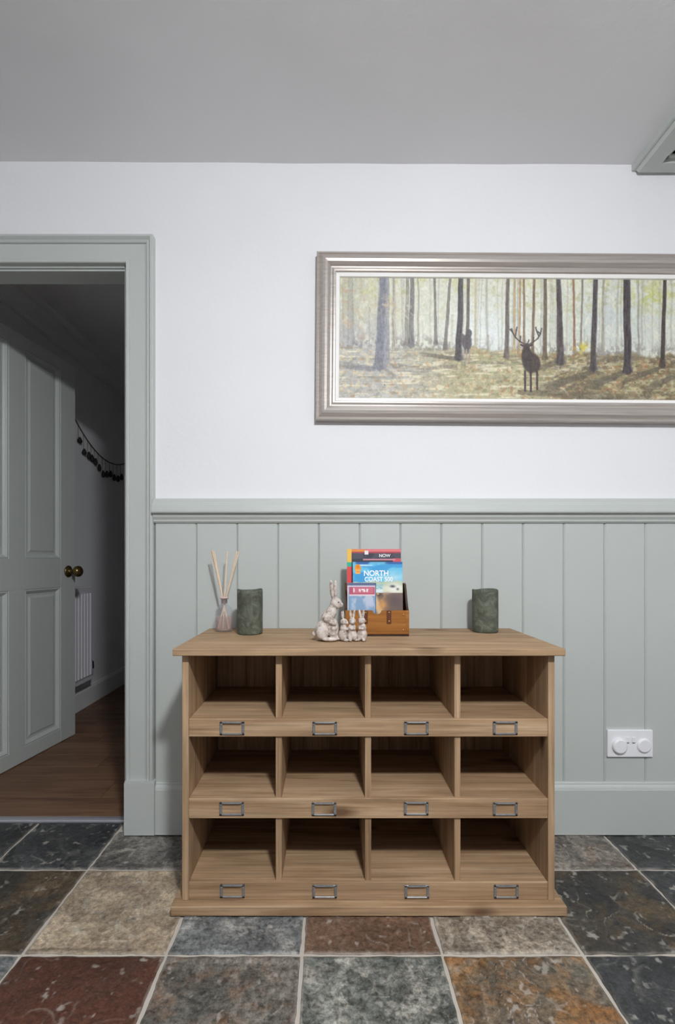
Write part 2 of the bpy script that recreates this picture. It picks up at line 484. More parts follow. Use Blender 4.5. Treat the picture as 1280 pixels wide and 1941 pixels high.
# threshold strip
bm = bmesh.new()
add_strip(bm, [[(DX0 + .013, y, z), (DX1 - .013, y, z)] for y, z in ((1.650, -0.002), (1.650, 0.003), (1.654, 0.006), (1.664, 0.0075), (1.678, 0.006), (1.683, 0.003), (1.683, -0.002))])
tag(obj('trim_3', bm, M['alu']), 'aluminium threshold strip in the doorway', kind='structure')

# ------------------------------------------------------------------ hall behind the doorway
HZ = 2.14
hall_floor = tag(box('floor_hall', -1.95, -0.28, 1.684, 4.7, -0.08, -0.004, M['hallwood']), 'brown wooden plank floor of the hallway', kind='structure')
hf = Vector(hall_floor.location)
pw = 0.135; y = 1.6845; k = 0
while y < 4.6:
    cut = [-1.95, -1.95 + (0.37 + 0.53 * k) % 1.2 + .2, -0.28]
    for a, b in zip(cut[:-1], cut[1:]):
        o = box('plank', a + .0006, b - .0006, y + .0006, y + pw - .0006, -0.004, 0.0035, M['hallwood'], None, 0.0012)
        o.parent = hall_floor; o.location = Vector(o.location) - hf
    y += pw; k += 1
tag(box('ceiling_hall', -1.95, -0.28, WT, 4.7, HZ, HZ + .05, M['hallwall']), kind='structure')
tag(box('wall_hall_right', -0.30, -0.25, WT, 4.7, -0.08, HZ + .02, M['hallwall']), kind='structure')
tag(box('wall_hall_end', -1.95, -0.28, 4.7, 4.75, -0.08, HZ + .02, M['hallwall']), kind='structure')
HA = math.pi / 2                         # direction of the hall's long wall
HO = (-1.472, 1.692) # wall-local: x along the wall, -y into the hall
hw = empty('wall_hall_left', (HO[0], HO[1], 0), HA)
for k in range(1):
    box('wall_slab', 0.0, 3.005, 0.0, 0.06, -0.08, HZ + .02, M['hallwall'], hw)
tag(hw, 'grey plaster hallway wall seen through the doorway', kind='structure')
bm = bmesh.new()
cp = [(0.0, 2.04), (-0.008, 2.04), (-0.010, 2.043), (-0.018, 2.045), (-0.022, 2.06), (-0.034, 2.08), (-0.052, 2.095), (-0.062, 2.10), (-0.064, 2.108), (-0.082, 2.112), (-0.088, 2.122), (-0.092, 2.141), (0.0, 2.141)]
add_strip(bm, [[(0.0, y, z), (3.0, y, z)] for y, z in cp])
tag(obj('trim_4', bm, M['hallwhite'], None), 'moulded cornice along the hallway ceiling', kind='structure')
bpy.data.objects['trim_4'].location = hw.location; bpy.data.objects['trim_4'].rotation_euler = hw.rotation_euler
bm = bmesh.new()
add_strip(bm, [[(0.06, y, z), (3.0, y, z)] for y, z in ((0.0, 0.004), (-0.014, 0.004), (-0.014, 0.105), (-0.008, 0.122), (0.0, 0.124))])
o = tag(obj('baseboard_hall', bm, M['hallwhite'], None), 'painted skirting board in the hallway', kind='structure')
o.location = hw.location; o.rotation_euler = hw.rotation_euler

# door, open into the hall
DA = math.atan2(0.99, 0.1425)
dr = empty('door_1', (-1.391, 1.722, 0.006), DA)
tag(dr, 'sage grey panelled door standing open into the dark hallway', kind='structure')
DW, DH, DT = 0.76, 1.852, 0.035
stiles = [(0, 0.110), (0.335, 0.426), (0.652, DW)]
rails = [(0, 0.064), (0.747, 0.882), (1.800, DH)]
for a, b in stiles[::2]: box('stile', a, b, 0, DT, 0, DH, M['door'], dr, 0.0015)
for a, b in rails: box('rail', stiles[0][1] - .001, stiles[2][0] + .001, 0.0002, DT - .0002, a, b, M['door'], dr, 0.0012)
for (a, b) in ((rails[0][1], rails[1][0]), (rails[1][1], rails[2][0])):
    box('stile', stiles[1][0], stiles[1][1], 0.0002, DT - .0002, a - .001, b + .001, M['door'], dr, 0.0012)
    for (c, d) in ((stiles[0][1], stiles[1][0]), (stiles[1][1], stiles[2][0])):
        bm = bmesh.new()
        lines = []
        for off, yy in ((0.0, 0.003), (0.006, 0.001), (0.014, 0.007), (0.020, 0.0125), (0.030, 0.0125), (0.040, 0.008)):
            lines.append([(c + off, yy, a + off), (d - off, yy, a + off), (d - off, yy, b - off), (c + off, yy, b - off), (c + off, yy, a + off)])
        add_strip(bm, lines, False, False)
        o4 = 0.040
        bm.faces.new([bm.verts.new(p) for p in ((c + o4, 0.008, a + o4), (d - o4, 0.008, a + o4), (d - o4, 0.008, b - o4), (c + o4, 0.008, b - o4))])
        add_box(bm, c - .002, d + .002, 0.016, 0.022, a - .002, b + .002)
        bmesh.ops.remove_doubles(bm, verts=bm.verts, dist=1e-6)
        bmesh.ops.recalc_face_normals(bm, faces=bm.faces)
        obj('door_panel', bm, M['door'], dr)
for sgn in (-1, 1):
    bm = bmesh.new()
    f = (lambda d: -d) if sgn < 0 else (lambda d: DT + d)
    prof = [(0.001, 0.0), (0.028, 0.0), (0.029, 0.003), (0.024, 0.008), (0.013, 0.011), (0.0095, 0.016), (0.0095, 0.028), (0.014, 0.034), (0.024, 0.042), (0.0275, 0.052), (0.026, 0.062), (0.018, 0.070), (0.008, 0.073), (0.0, 0.0735)]
    add_lathe(bm, [(r, f(d)) for r, d in prof], 28, (0.705, 0, 0.822), 'Y')
    tag(obj('door_knob', bm, M['brass'], dr, smooth=True), 'antique brass door knob')
for z in (0.2, 1.62):
    bm = bmesh.new(); add_tube(bm, [(0.0, -0.003, z), (0.0, -0.003, z + .09)], 0.006, 10)
    obj('hinge', bm, M['brass'], dr)

# radiator on the hall wall
rd = empty('radiator', (HO[0], HO[1], 0.0), HA)
tag(rd, 'white ribbed panel radiator on the hallway wall behind the door', 'radiator')
def wl(D):   # distance along the wall for a depth D
    return (D - HO[1]) / math.sin(HA)
r0, r1, rz0, rz1 = wl(2.12), wl(2.885), 0.185, 0.728
bm = bmesh.new()
add_box(bm, r0, r1, -0.078, -0.060, rz0, rz1, 0.004, 2)
obj('panel', bm, M['radiator'], rd)
nf = 22; fw = (r1 - r0 - .03) / nf
for k in range(nf):
    bm = bmesh.new(); c = r0 + .015 + fw * (k + .5)
    add_strip(bm, [[(c + q * fw, -0.078 - h, rz0 + .035), (c + q * fw, -0.078 - h, rz1 - .035)] for q, h in ((-.38, -.002), (-.3, .006), (-.18, .010), (.18, .010), (.3, .006), (.38, -.002))])
    obj('rib', bm, M['radiator'], rd)
bm = bmesh.new()
add_box(bm, r0 + .004, r1 - .004, -0.060, -0.022, rz1 - .012, rz1 + .004)
add_box(bm, r1 - .004, r1 - .001, -0.062, -0.022, rz0 + .01, rz1 + .004)
obj('top_grille', bm, M['radiator'], rd)
for q in (0.15, 0.85):
    bm = bmesh.new(); c = r0 + (r1 - r0) * q
    add_box(bm, c - .02, c + .02, -0.062, 0.0, rz0 + .1, rz0 + .4)
    obj('bracket', bm, M['radiator'], rd)
bm = bmesh.new()
add_tube(bm, [(r1 - .002, -0.05, rz0 + .04), (r1 + .03, -0.05, rz0 + .04)], 0.010, 12)
add_tube(bm, [(r1 + .03, -0.05, rz0 + .055), (r1 + .03, -0.05, rz0 + .02)], 0.009, 12)
add_tube(bm, [(r1 + .03, -0.05, rz0 + .03), (r1 + .03, 0.0, rz0 + .03)], 0.008, 12)
obj('pipe', bm, M['radiator'], rd)
bm = bmesh.new()
add_lathe(bm, [(0.0, 0), (0.018, 0.0), (0.021, 0.006), (0.019, 0.04), (0.012, 0.048), (0.0, 0.05)], 20, (r1 + .03, -0.05, rz0 + .055))
tag(obj('valve', bm, M['dark'], rd, smooth=True), 'dark radiator valve cap')

# hanging garland on the hall wall
gl = empty('garland', (HO[0], HO[1], 0.0), HA)
tag(gl, 'string garland of small dark hanging ornaments on hallway wall', 'garland')
gz = lambda D: 1.535 + 0.78 * (D - 3.36) ** 2
pts = [(wl(D - .08), -0.006, gz(D)) for D in np.linspace(2.86, 3.86, 40)]
bm = bmesh.new(); add_tube(bm, pts, 0.0032, 6); obj('string', bm, M['string'], gl)
for k, (D, ln) in enumerate([(2.94, .085), (3.0, .105), (3.05, .085), (3.09, .075), (3.135, .07), (3.185, .082), (3.24, .10), (3.29, .085), (3.345, .07), (3.40, .085), (3.46, .09), (3.52, .08)]):
    x = wl(D - .08); z = gz(D)
    bm = bmesh.new(); add_tube(bm, [(x, -0.006, z), (x + .002, -0.006, z - ln)], 0.0012, 5)
    s = obj('thread', bm, M['string'], gl)
    bm = bmesh.new()
    if k < 2:      # little bird-like drops
        add_lathe(bm, [(0.0, 0), (0.012, 0.004), (0.015, 0.014), (0.009, 0.028), (0.004, 0.036), (0.0, 0.038)], 14, (x + .004 * (-1) ** k, -0.0135, z - ln - .022))
        add_lathe(bm, [(0.0, 0), (0.006, 0.003), (0.007, 0.010), (0.0, 0.016)], 10, (x - .013, -0.0135, z - ln - .012))
    else:          # eggs
        add_lathe(bm, [(0.0, 0), (0.008, 0.003), (0.012, 0.014), (0.011, 0.028), (0.006, 0.042), (0.0, 0.047)], 14, (x + .002, -0.0135, z - ln - .03))
    obj('ornament', bm, M['pendant'], gl, smooth=True)

# ------------------------------------------------------------------ ceiling hatch
ch = empty('ceiling_hatch', (1.28, 1.28, 2.13)); co = ch.location
tag(ch, 'sage painted ceiling hatch with moulded frame in the corner by the wall', 'hatch')
hx0, hx1, hy0, hy1, hz = 0.985, 1.60, 0.98, YW - 0.001, 2.136
def hatch_member(P):
    bm = bmesh.new()
    pr = [(0.0, 0.06), (0.0, 0.014), (0.004, 0.012), (0.010, 0.012), (0.0125, 0.004), (0.0155, 0.0), (0.066, 0.0), (0.068, 0.003), (0.068, 0.06)]
    add_strip(bm, [[tuple(np.subtract((*q, hz + h), co)) for q in P(u)] for u, h in pr])
    obj('frame_member', bm, M['hatch'], ch)
hatch_member(lambda u: [(hx0 + u, hy0 + u), (hx0 + u, hy1 - u * .75)])
hatch_member(lambda u: [(hx1 - u, hy0 + u), (hx1 - u, hy1 - u * .75)])
hatch_member(lambda u: [(hx0 + u, hy0 + u), (hx1 - u, hy0 + u)])
hatch_member(lambda u: [(hx0 + u, hy1 - u * .75), (hx1 - u, hy1 - u * .75)])
bm = bmesh.new()
a = 0.066
for off0, off1, zz in ((a, a + .014, 0.012), (a + .014, a + .03, 0.018)):
    for (p, q) in (((hx0 + off0, hy0 + off0), (hx0 + off1, hy1 - off0 * .75)), ((hx1 - off1, hy0 + off0), (hx1 - off0, hy1 - off0 * .75)), ((hx0 + off0, hy0 + off0), (hx1 - off0, hy0 + off1)), ((hx0 + off0, hy1 - off1 * .8), (hx1 - off0, hy1 - off0 * .75))):
        add_box(bm, p[0] - co.x, q[0] - co.x, p[1] - co.y, q[1] - co.y, hz + zz - co.z, hz + .05 - co.z)
obj('beading', bm, M['hatch'], ch)
box('hatch_panel', hx0 + .06, hx1 - .06, hy0 + .06, hy1 - .05, hz + .026, hz + .05, M['hatch'], ch, origin=co)

# ceiling lamps (round flush fittings, above and behind the viewer)
t = NT('lamp_diffuser'); t.p.inputs['Emission Color'].default_value = (*LAMP_COL, 1); t.col((0.9, 0.9, 0.9, 1))
for x, y, r, st in LAMPS:
    zc = ZC - 0.0055 * x
    lo = empty('ceiling_lamp_offscreen', (x, y, zc - 0.12))
    tag(lo, 'round dome lamp with a white rim fixed to the ceiling', 'lamp')
    bm = bmesh.new(); add_lathe(bm, [(0.0, 0.136), (r + .015, 0.136), (r + .018, 0.03), (r + .012, 0.001), (r - .004, 0.0005), (0.0, 0.0005)], 40)
    obj('rim', bm, M['white_plastic'], lo, smooth=False)
    m = t.m; m.node_tree.nodes['Principled BSDF'].inputs['Emission Strength'].default_value = st
    bm = bmesh.new(); add_lathe(bm, [(0.0, -r * .8)] + [(r * math.sin(q), -r * .8 * math.cos(q)) for q in np.linspace(.1, math.pi / 2, 12)], 40)
    obj('dome_offscreen', bm, m, lo, smooth=True)

# ------------------------------------------------------------------ pigeonhole cabinet
CB = (0.0976, 1.39, 0.0)
cab = empty('pigeonhole_cabinet', CB)
tag(cab, 'low pine pigeonhole cabinet with twelve open compartments and metal label frames', 'cabinet')
def cp_(name, *b, mat='wx', parent=None, bev=0.0012, origin=CB):
    return box(name, *b, M[mat], parent or cab, bev, 1, origin)
CX0, CX1, CY0, CY1 = -0.3718, 0.567, 1.235, 1.567
ZT = 0.662
for a, b in ((1.2124, 1.338), (1.338, 1.462), (1.462, 1.584)):
    cp_('top_board', -0.3885, 0.584, a + .0003, b - .0003, 0.6445, ZT, mat='wtop', bev=0.0014)
cp_('base', -0.3937, 0.588, 1.2124, 1.566, 0.0008, 0.025, bev=0.002)
for a, b in ((CX0, CX0 + .0165), (CX1 - .0165, CX1)):
    cp_('side_panel', a, b, CY0, CY1, 0.025, 0.6445, mat='wz')
IX0, IX1 = CX0 + .0165, CX1 - .0165
bw = (IX1 - IX0) / 10
for k in range(10):
    cp_('back_board', IX0 + bw * k + .0004, IX0 + bw * (k + 1) - .0004, 1.557, 1.567, 0.025, 0.6445, mat='wback')
rows = [(0.4364, 0.4816), (0.2306, 0.2810), (0.025, 0.0705)]
ztops = [0.6445, rows[0][1] - .016, rows[1][1] - .016]
hold_x = [-0.3426 + .0976, -0.1102 + .0976, 0.1208 + .0976, 0.346 + .0976]
def holder_mesh():
    bm = bmesh.new()
    W, H, d = 0.031, 0.0165, 0.0035
    add_box(bm, -W, W, -d, 0, H - .0042, H, .0008)
    add_box(bm, -W, W, -d, 0, -H, -H + .0042, .0008)
    add_box(bm, -W, -W + .0068, -d, 0, -H, H, .0008)
    add_box(bm, W - .0068, W, -d, 0, -H, H, .0008)
    add_tube(bm, [(-W + .009, -d - .0012, H - .001), (W - .009, -d - .0012, H - .001)], 0.0022, 8)
    for sx in (-1, 1):
        for sz in (-.55, .55):
            r = bmesh.ops.create_icosphere(bm, subdivisions=1, radius=.002, matrix=Matrix.Translation((sx * (W - .0034), -d, sz * H)))
    me = bpy.data.meshes.new('label_holder'); bm.to_mesh(me); bm.free(); me.materials.append(M['steel'])
    return me
hm = holder_mesh()
for ri, (z0, z1) in enumerate(rows):
    rail = cp_('front_rail', IX0, IX1, 1.2365, 1.2515, z0, z1, mat='wrail')
    for hx in hold_x:
        ho = bpy.data.objects.new('label_holder', hm); C.objects.link(ho)
        ho.parent = rail
        wl_ = Vector((hx + random.uniform(-.0015, .0015), 1.2367, (z0 + z1) / 2 + random.uniform(-.001, .001)))
        ho.location = wl_ - Vector(CB) - Vector(rail.location)
    cp_('shelf', IX0, IX1, 1.2515, 1.557, z1 - .016, z1 - .0008, mat='wtop', bev=.0008)
    for k in (1, 2, 3):
        cx = IX0 + (IX1 - IX0) * k / 4
        cp_('divider', cx - .0078, cx + .0078, 1.2425, 1.557, z1 - .0008, ztops[ri], mat='wz', bev=.001)

# ------------------------------------------------------------------ framed picture
YP = YW
fx0, fz0, fx1, fz1 = -0.0453, 1.3275, 1.345, 1.868     # outer edge of the frame
pic = empty('framed_picture', ((fx0 + fx1) / 2, YP, fz0)); po = pic.location
pic.rotation_euler = (0, math.radians(0.42), 0)
tag(pic, 'wide framed woodland painting with a stag, hung above the dado rail', 'picture')
def ring(name, prof, mat, rect):
    X0, Z0, X1, Z1 = rect
    for pts in (lambda u: [(X0 + u, Z0 + u), (X1 - u, Z0 + u)], lambda u: [(X0 + u, Z1 - u), (X1 - u, Z1 - u)], lambda u: [(X0 + u, Z0 + u), (X0 + u, Z1 - u)], lambda u: [(X1 - u, Z0 + u), (X1 - u, Z1 - u)]):
        bm = bmesh.new()
        add_strip(bm, [[(p[0] - po.x, -d, p[1] - po.z) for p in pts(u)] for u, d in prof])
        obj(name, bm, mat, pic)
t = NT('pewter_frame', 0.36, 0.35, 0.5); v = t.coords((2, 60, 60)); n = t.noise(v, 3, 4)
M['pframe'] = t.col(t.ramp(n, [(0.3, lin((176, 167, 161))), (0.7, lin((196, 188, 182)))]))
M['slip'] = plain('white_slip', (246, 244, 242), 0.6)
fp = [(0.0, 0.001), (0.0, 0.026), (0.002, 0.029), (0.007, 0.030), (0.009, 0.0275), (0.013, 0.030), (0.020, 0.0355), (0.028, 0.0375), (0.036, 0.0355), (0.042, 0.029), (0.046, 0.024), (0.050, 0.0235), (0.056, 0.026), (0.061, 0.0255), (0.063, 0.022), (0.064, 0.001)]
ring('frame_member', fp, M['pframe'], (fx0, fz0, fx1, fz1))
ring('white_slip', [(0.0625, 0.004), (0.0625, 0.020), (0.0740, 0.017), (0.0755, 0.012), (0.0755, 0.004)], M['slip'], (fx0, fz0, fx1, fz1))
# the painted canvas: brush strokes worked out per point of a fine sheet
PX = 590.0
def paint_art():
    W, H = 745, 231
    ax0, ax1, az0, az1 = fx0 + .0745, fx1 - .0745, fz0 + .0745, fz1 - .0745
    W = int((ax1 - ax0) * PX); H = int((az1 - az0) * PX)
    x, y = np.meshgrid(np.arange(W, dtype=float), np.arange(H, dtype=float))   # y from the top
    X = x + 643; Y = y + 525
    rgb = np.zeros((H, W, 3))
    def over(c, a):
        a = np.clip(a, 0, 1)[..., None]
        rgb[:] = rgb * (1 - a) + np.array(c, float) * a
    wob = (fbm(X / 40, Y / 40, 4, 3) - .5)
    # pale sky and canopy, greyer towards the left
    over((222, 222, 206), np.ones_like(X))
    over((232, 238, 236), np.exp(-((X - 925) / 95) ** 2 - ((Y - 625) / 60) ** 2))
    over((205, 214, 214), np.exp(-((X - 1170) / 110) ** 2 - ((Y - 600) / 70) ** 2) * .8)
    over((190, 188, 168), sstep(760, 640, X) * .8)
    over((186, 184, 190), sstep(800, 660, X) * sstep(560, 650, Y) * .7)
    n1 = fbm(X / 16, Y / 12, 7, 4); n2 = fbm(X / 7, Y / 6, 8, 3)
    top = sstep(640, 530, Y)
    over((206, 204, 150), sstep(.5, .72, n1) * top * .55)
    over((184, 182, 128), sstep(.56, .75, n2) * top * .5 * (sstep(880, 960, X) * .8 + .25))
    over((238, 236, 220), sstep(.55, .75, fbm(X / 9, Y / 14, 9, 3)) * .5)
    over((206, 176, 146), sstep(.6, .8, fbm(X / 11, Y / 10, 10, 3)) * sstep(720, 650, X) * .7)
    over((202, 206, 120), np.exp(-((X - 1240) / 40) ** 2 - ((Y - 555) / 18) ** 2) * sstep(.4, .6, n2) * .8)
    # faint far trunks
    r = random.Random(5)
    for k in range(95):
        cx = r.uniform(640, 1395); wd = r.uniform(.8, 2.2); yt = r.choice([520, 520, r.uniform(540, 640)])
        al = r.uniform(.12, .42); g = r.choice([(150, 146, 140), (166, 160, 146), (176, 158, 132), (140, 140, 142)])
        over(g, np.exp(-((X - cx - (Y - 600) * r.uniform(-.03, .03) - wob * 5) / wd) ** 2) * (Y > yt) * al)
    # undergrowth along the skyline
    sky = 655 + 14 * sstep(700, 1250, X) + (fbm(X / 22, Y * 0 + 3, 14, 3) - .5) * 20
    over((142, 138, 138), sstep(-34, 0, Y - sky) * sstep(.42, .62, fbm(X / 6, Y / 8, 15, 3)) * (.75 - .45 * np.exp(-((X - 930) / 60) ** 2)))
    # ground
    g = sstep(-3, 5, Y - sky)
    gl_, gc, gr = np.array((184, 182, 176)), np.array((186, 180, 148)), np.array((152, 142, 112))
    wl1 = sstep(720, 900, X)[..., None]; wr1 = sstep(980, 1120, X)[..., None]
    gcol = (gl_ * (1 - wl1) + gc * wl1) * (1 - wr1) + gr * wr1
    rgb[:] = rgb * (1 - g[..., None]) + gcol * g[..., None]
    st1 = fbm(X / 34 + Y / 30, Y / 5, 21, 4); st2 = fbm(X / 12, Y / 4, 22, 4); st3 = fbm(X / 6, Y / 7, 23, 3)
    over((236, 230, 206), g * sstep(.54, .7, st1) * .75 * (1 - .45 * sstep(1000, 1200, X)))
    over((128, 122, 116), g * sstep(.55, .72, fbm(X / 40 + Y / 26, Y / 7, 24, 4)) * .6 * sstep(730, 690, Y))
    over((196, 164, 128), g * sstep(.58, .76, st3) * .6)
    over((156, 158, 112), g * sstep(.56, .74, st2) * .55 * sstep(780, 960, X))
    over((120, 104, 84), g * sstep(.57, .72, fbm(X / 18, Y / 9, 26, 4)) * sstep(960, 1120, X) * .7)
    over((208, 204, 196), g * sstep(.55, .72, fbm(X / 10, Y / 9, 27, 3)) * sstep(860, 700, X) * .6)
    over((112, 106, 92), g * sstep(.54, .70, fbm(X / 9 + Y / 14, Y / 6, 61, 4)) * (.25 + .45 * sstep(940, 1100, X)))
    over((228, 214, 176), g * sstep(.56, .70, fbm(X / 8, Y / 5, 62, 4)) * .55)
    over((170, 130, 96), g * sstep(.60, .72, fbm(X / 7, Y / 6, 63, 3)) * sstep(820, 1000, X) * .6)
    # trunk shadows falling down to the left
    def shade(x0_, y0_, x1_, y1_, w0, w1, a, c=(104, 98, 88)):
        dx, dy = x1_ - x0_, y1_ - y0_; L = math.hypot(dx, dy)
        tt = ((X - x0_) * dx + (Y - y0_) * dy) / L ** 2
        d = np.abs((X - x0_) * dy - (Y - y0_) * dx) / L
        wv = (w0 + (w1 - w0) * tt) * (.7 + .6 * st3)
        over(c, (tt > -.02) * sstep(1.15, .6, tt) * sstep(1, .55, d / wv) * a)
    for s_ in ((712, 698, 640, 690, 6, 9, .7, (140, 140, 144)), (730, 697, 755, 715, 4, 3, .5, (140, 138, 136)), (866, 677, 790, 668, 5, 5, .65), (1062, 684, 1010, 696, 5, 8, .6), (1128, 700, 1020, 738, 6, 13, .75),
               (1190, 700, 1105, 735, 6, 14, .7), (1262, 690, 1190, 716, 4, 8, .7), (1192, 712, 1180, 735, 4, 2, .6), (1128, 700, 1160, 708, 5, 3, .5), (1310, 695, 1215, 740, 5, 10, .6), (990, 740, 1250, 752, 6, 12, .5)):
        shade(*s_)
    # main trunks: x at top, x at base, half width top / base, base y, colour (paler in the leftmost ones), strength
    T = [(727, 721, 8, 11, 702, (128, 130, 142), .85), (735, 735, 3, 4, 688, (150, 150, 156), .7), (746, 746, 1.5, 2, 655, (150, 146, 140), .6), (773, 771, 3, 4, 655, (140, 134, 130), .7), (782, 780, 4, 5, 658, (122, 120, 122), .85),
         (793, 793, 1.5, 2, 650, (160, 152, 146), .6), (824, 828, 2.2, 3.2, 652, (122, 118, 116), .8), (854, 846, 2.6, 3.6, 662, (122, 116, 112), .8), (875, 871, 5, 6.5, 682, (92, 88, 90), .95), (889, 887, 3, 3.4, 668, (110, 102, 96), .85), (903, 903, 2, 2, 660, (196, 184, 152), .7),
         (964, 963, 3.4, 4.6, 677, (112, 102, 98), .85), (977, 977, 2.2, 2.2, 668, (186, 162, 126), .75), (987, 986, 2.2, 2.2, 668, (176, 148, 116), .75), (994, 996, 2.2, 2.4, 668, (142, 116, 96), .8), (1014, 1012, 2.6, 2.8, 670, (126, 106, 90), .85), (1036, 1035, 3, 4, 680, (110, 96, 82), .85),
         (1061, 1066, 4.4, 7.5, 689, (92, 84, 86), .95), (1089, 1092, 2, 2.2, 662, (150, 112, 92), .8), (1106, 1104, 1.8, 2, 660, (132, 122, 112), .75), (1131, 1128, 4.6, 6, 700, (90, 84, 86), .95), (1146, 1146, 2.4, 2.4, 664, (160, 152, 138), .7),
         (1191, 1194, 7, 7.5, 705, (80, 74, 76), .97), (1213, 1214, 1.6, 2, 668, (150, 146, 138), .6), (1264, 1260, 3.6, 4.6, 692, (80, 72, 68), .97), (1302, 1306, 5, 6.5, 700, (86, 80, 78), .95), (1342, 1340, 2.6, 3.2, 676, (126, 112, 100), .85), (1372, 1370, 6, 8, 704, (84, 78, 78), .95)]
    for xt, xb, wt, wb, yb, c, a in T:
        tt = np.clip((Y - 525) / (yb - 525), 0, 1.05)
        cx = xt + (xb - xt) * tt + wob * 3
        fl = np.clip((Y - (yb - 24)) / 24, 0, 1) ** 2
        wd = wt + (wb - wt) * tt + fl * wb * .75
        m_ = sstep(1.12, .82, np.abs(X - cx) / wd) * sstep(yb + 4, yb - 2, Y + np.abs(X - cx) * .5)
        bark = (fbm(X / 2.2, Y / 14, 33, 3) - .5) * 46
        side = (X - cx) / wd
        mm = (m_ * a)[..., None]
        col = np.array(c, float) + bark[..., None] + (np.clip(side - .45, 0, 1) * 70)[..., None] * (wt > 3)
        rgb[:] = rgb * (1 - mm) + col * mm
    over((216, 200, 92), np.exp(-((X - 1107) / 14) ** 2 - ((Y - 655) / 9) ** 2) * sstep(.4, .55, st3) * .95)
    over((222, 218, 200), np.exp(-((X - 760) / 26) ** 2 - ((Y - 585) / 20) ** 2) * sstep(.52, .6, fbm(X / 4, Y / 4, 40, 3)) * .8)
    over((206, 190, 164), np.exp(-((X - 735) / 30) ** 2 - ((Y - 575) / 16) ** 2) * sstep(.52, .6, fbm(X / 4, Y / 4, 41, 3)) * .7)
    # stag and hind
    def blob(cx, cy, rx, ry, c, a=.95, tilt=0.0):
        ca, sa = math.cos(tilt), math.sin(tilt)
        u_ = ((X - cx) * ca + (Y - cy) * sa) / rx; v_ = (-(X - cx) * sa + (Y - cy) * ca) / ry
        over(c, sstep(1.15, .85, np.sqrt(u_ ** 2 + v_ ** 2) + (st3 - .5) * .15) * a)
    def stroke(p, q, w0, c, a=.95):
        dx, dy = q[0] - p[0], q[1] - p[1]; L2 = dx * dx + dy * dy
        tt = np.clip(((X - p[0]) * dx + (Y - p[1]) * dy) / L2, 0, 1)
        d = np.hypot(X - p[0] - tt * dx, Y - p[1] - tt * dy)
        over(c, sstep(w0 + .6, w0 - .3, d) * a)
    dk = (84, 76, 76)
    blob(1010, 684, 17, 19, dk); blob(1001, 672, 10, 18, dk); blob(1018, 686, 9, 16, (92, 82, 80)); blob(1001, 656, 6, 9, dk)
    stroke((994, 652), (990, 650), 1.6, dk); stroke((1007, 652), (1011, 650), 1.6, dk)
    for lx, ly, l1 in ((998, 700, 737), (1009, 703, 738), (1021, 700, 734)): stroke((lx, ly), (lx + .5, l1), 1.9, dk)
    c = (98, 88, 88)
    for poly in ([(999, 650), (988, 644), (979, 636), (974, 627), (972, 620)], [(979, 636), (981, 622), (982, 617)], [(974, 627), (969, 621)], [(988, 644), (989, 634)],
                 [(1004, 650), (1013, 645), (1022, 638), (1027, 629), (1029, 619)], [(1024, 634), (1019, 622), (1018, 617)], [(1027, 629), (1022, 625)], [(1013, 645), (1014, 636)], [(1003, 648), (1005, 641)]):
        for p, q in zip(poly[:-1], poly[1:]): stroke(p, q, 1.15, c)
    dk2 = (104, 98, 102)
    blob(887, 647, 9, 16, dk2, .9); blob(891, 629, 5, 8, dk2, .9); blob(879, 640, 4, 10, dk2, .8)
    for lx in (881, 886, 892): stroke((lx, 660), (lx, 676), 1.3, (168, 160, 154), .8)
    # brush grain
    rgb += ((fbm(X / 2.5, Y / 3.5, 51, 2) - .5) * 26)[..., None]
    # sheet
    vx = ax0 + (x / (W - 1)) * (ax1 - ax0) - po.x; vz = az1 - (y / (H - 1)) * (az1 - az0) - po.z
    me = bpy.data.meshes.new('canvas')
    vs = np.stack([vx.ravel(), np.full(W * H, -0.0105), vz.ravel()], 1).astype(np.float32)
    idx = np.arange(W * H).reshape(H, W)
    fc = np.stack([idx[:-1, :-1], idx[1:, :-1], idx[1:, 1:], idx[:-1, 1:]], -1).reshape(-1, 4).astype(np.int32)
    nb = W * H
    me.vertices.add(nb); me.vertices.foreach_set('co', vs.ravel())
    me.loops.add(fc.size); me.loops.foreach_set('vertex_index', fc.ravel())
    me.polygons.add(len(fc)); me.polygons.foreach_set('loop_start', np.arange(0, fc.size, 4, dtype=np.int32)); me.polygons.foreach_set('loop_total', np.full(len(fc), 4, np.int32))
    me.update(); me.validate()
    at = me.color_attributes.new('Col', 'FLOAT_COLOR', 'POINT')
    colr = np.ones((nb, 4), np.float32); colr[:, :3] = linarr(rgb.reshape(-1, 3))
    at.data.foreach_set('color', colr.ravel())
    tag(link('canvas', me, attr_mat('oil_painting', 0.5, 0.3), pic), 'pale forest scene with tall trunks, a stag and a hind')
paint_art()
box('backing_board', fx0 + .05, fx1 - .05, -0.0095, -0.002, fz0 + .05, fz1 - .05, M['slip'], pic, origin=(po.x, 0, po.z))

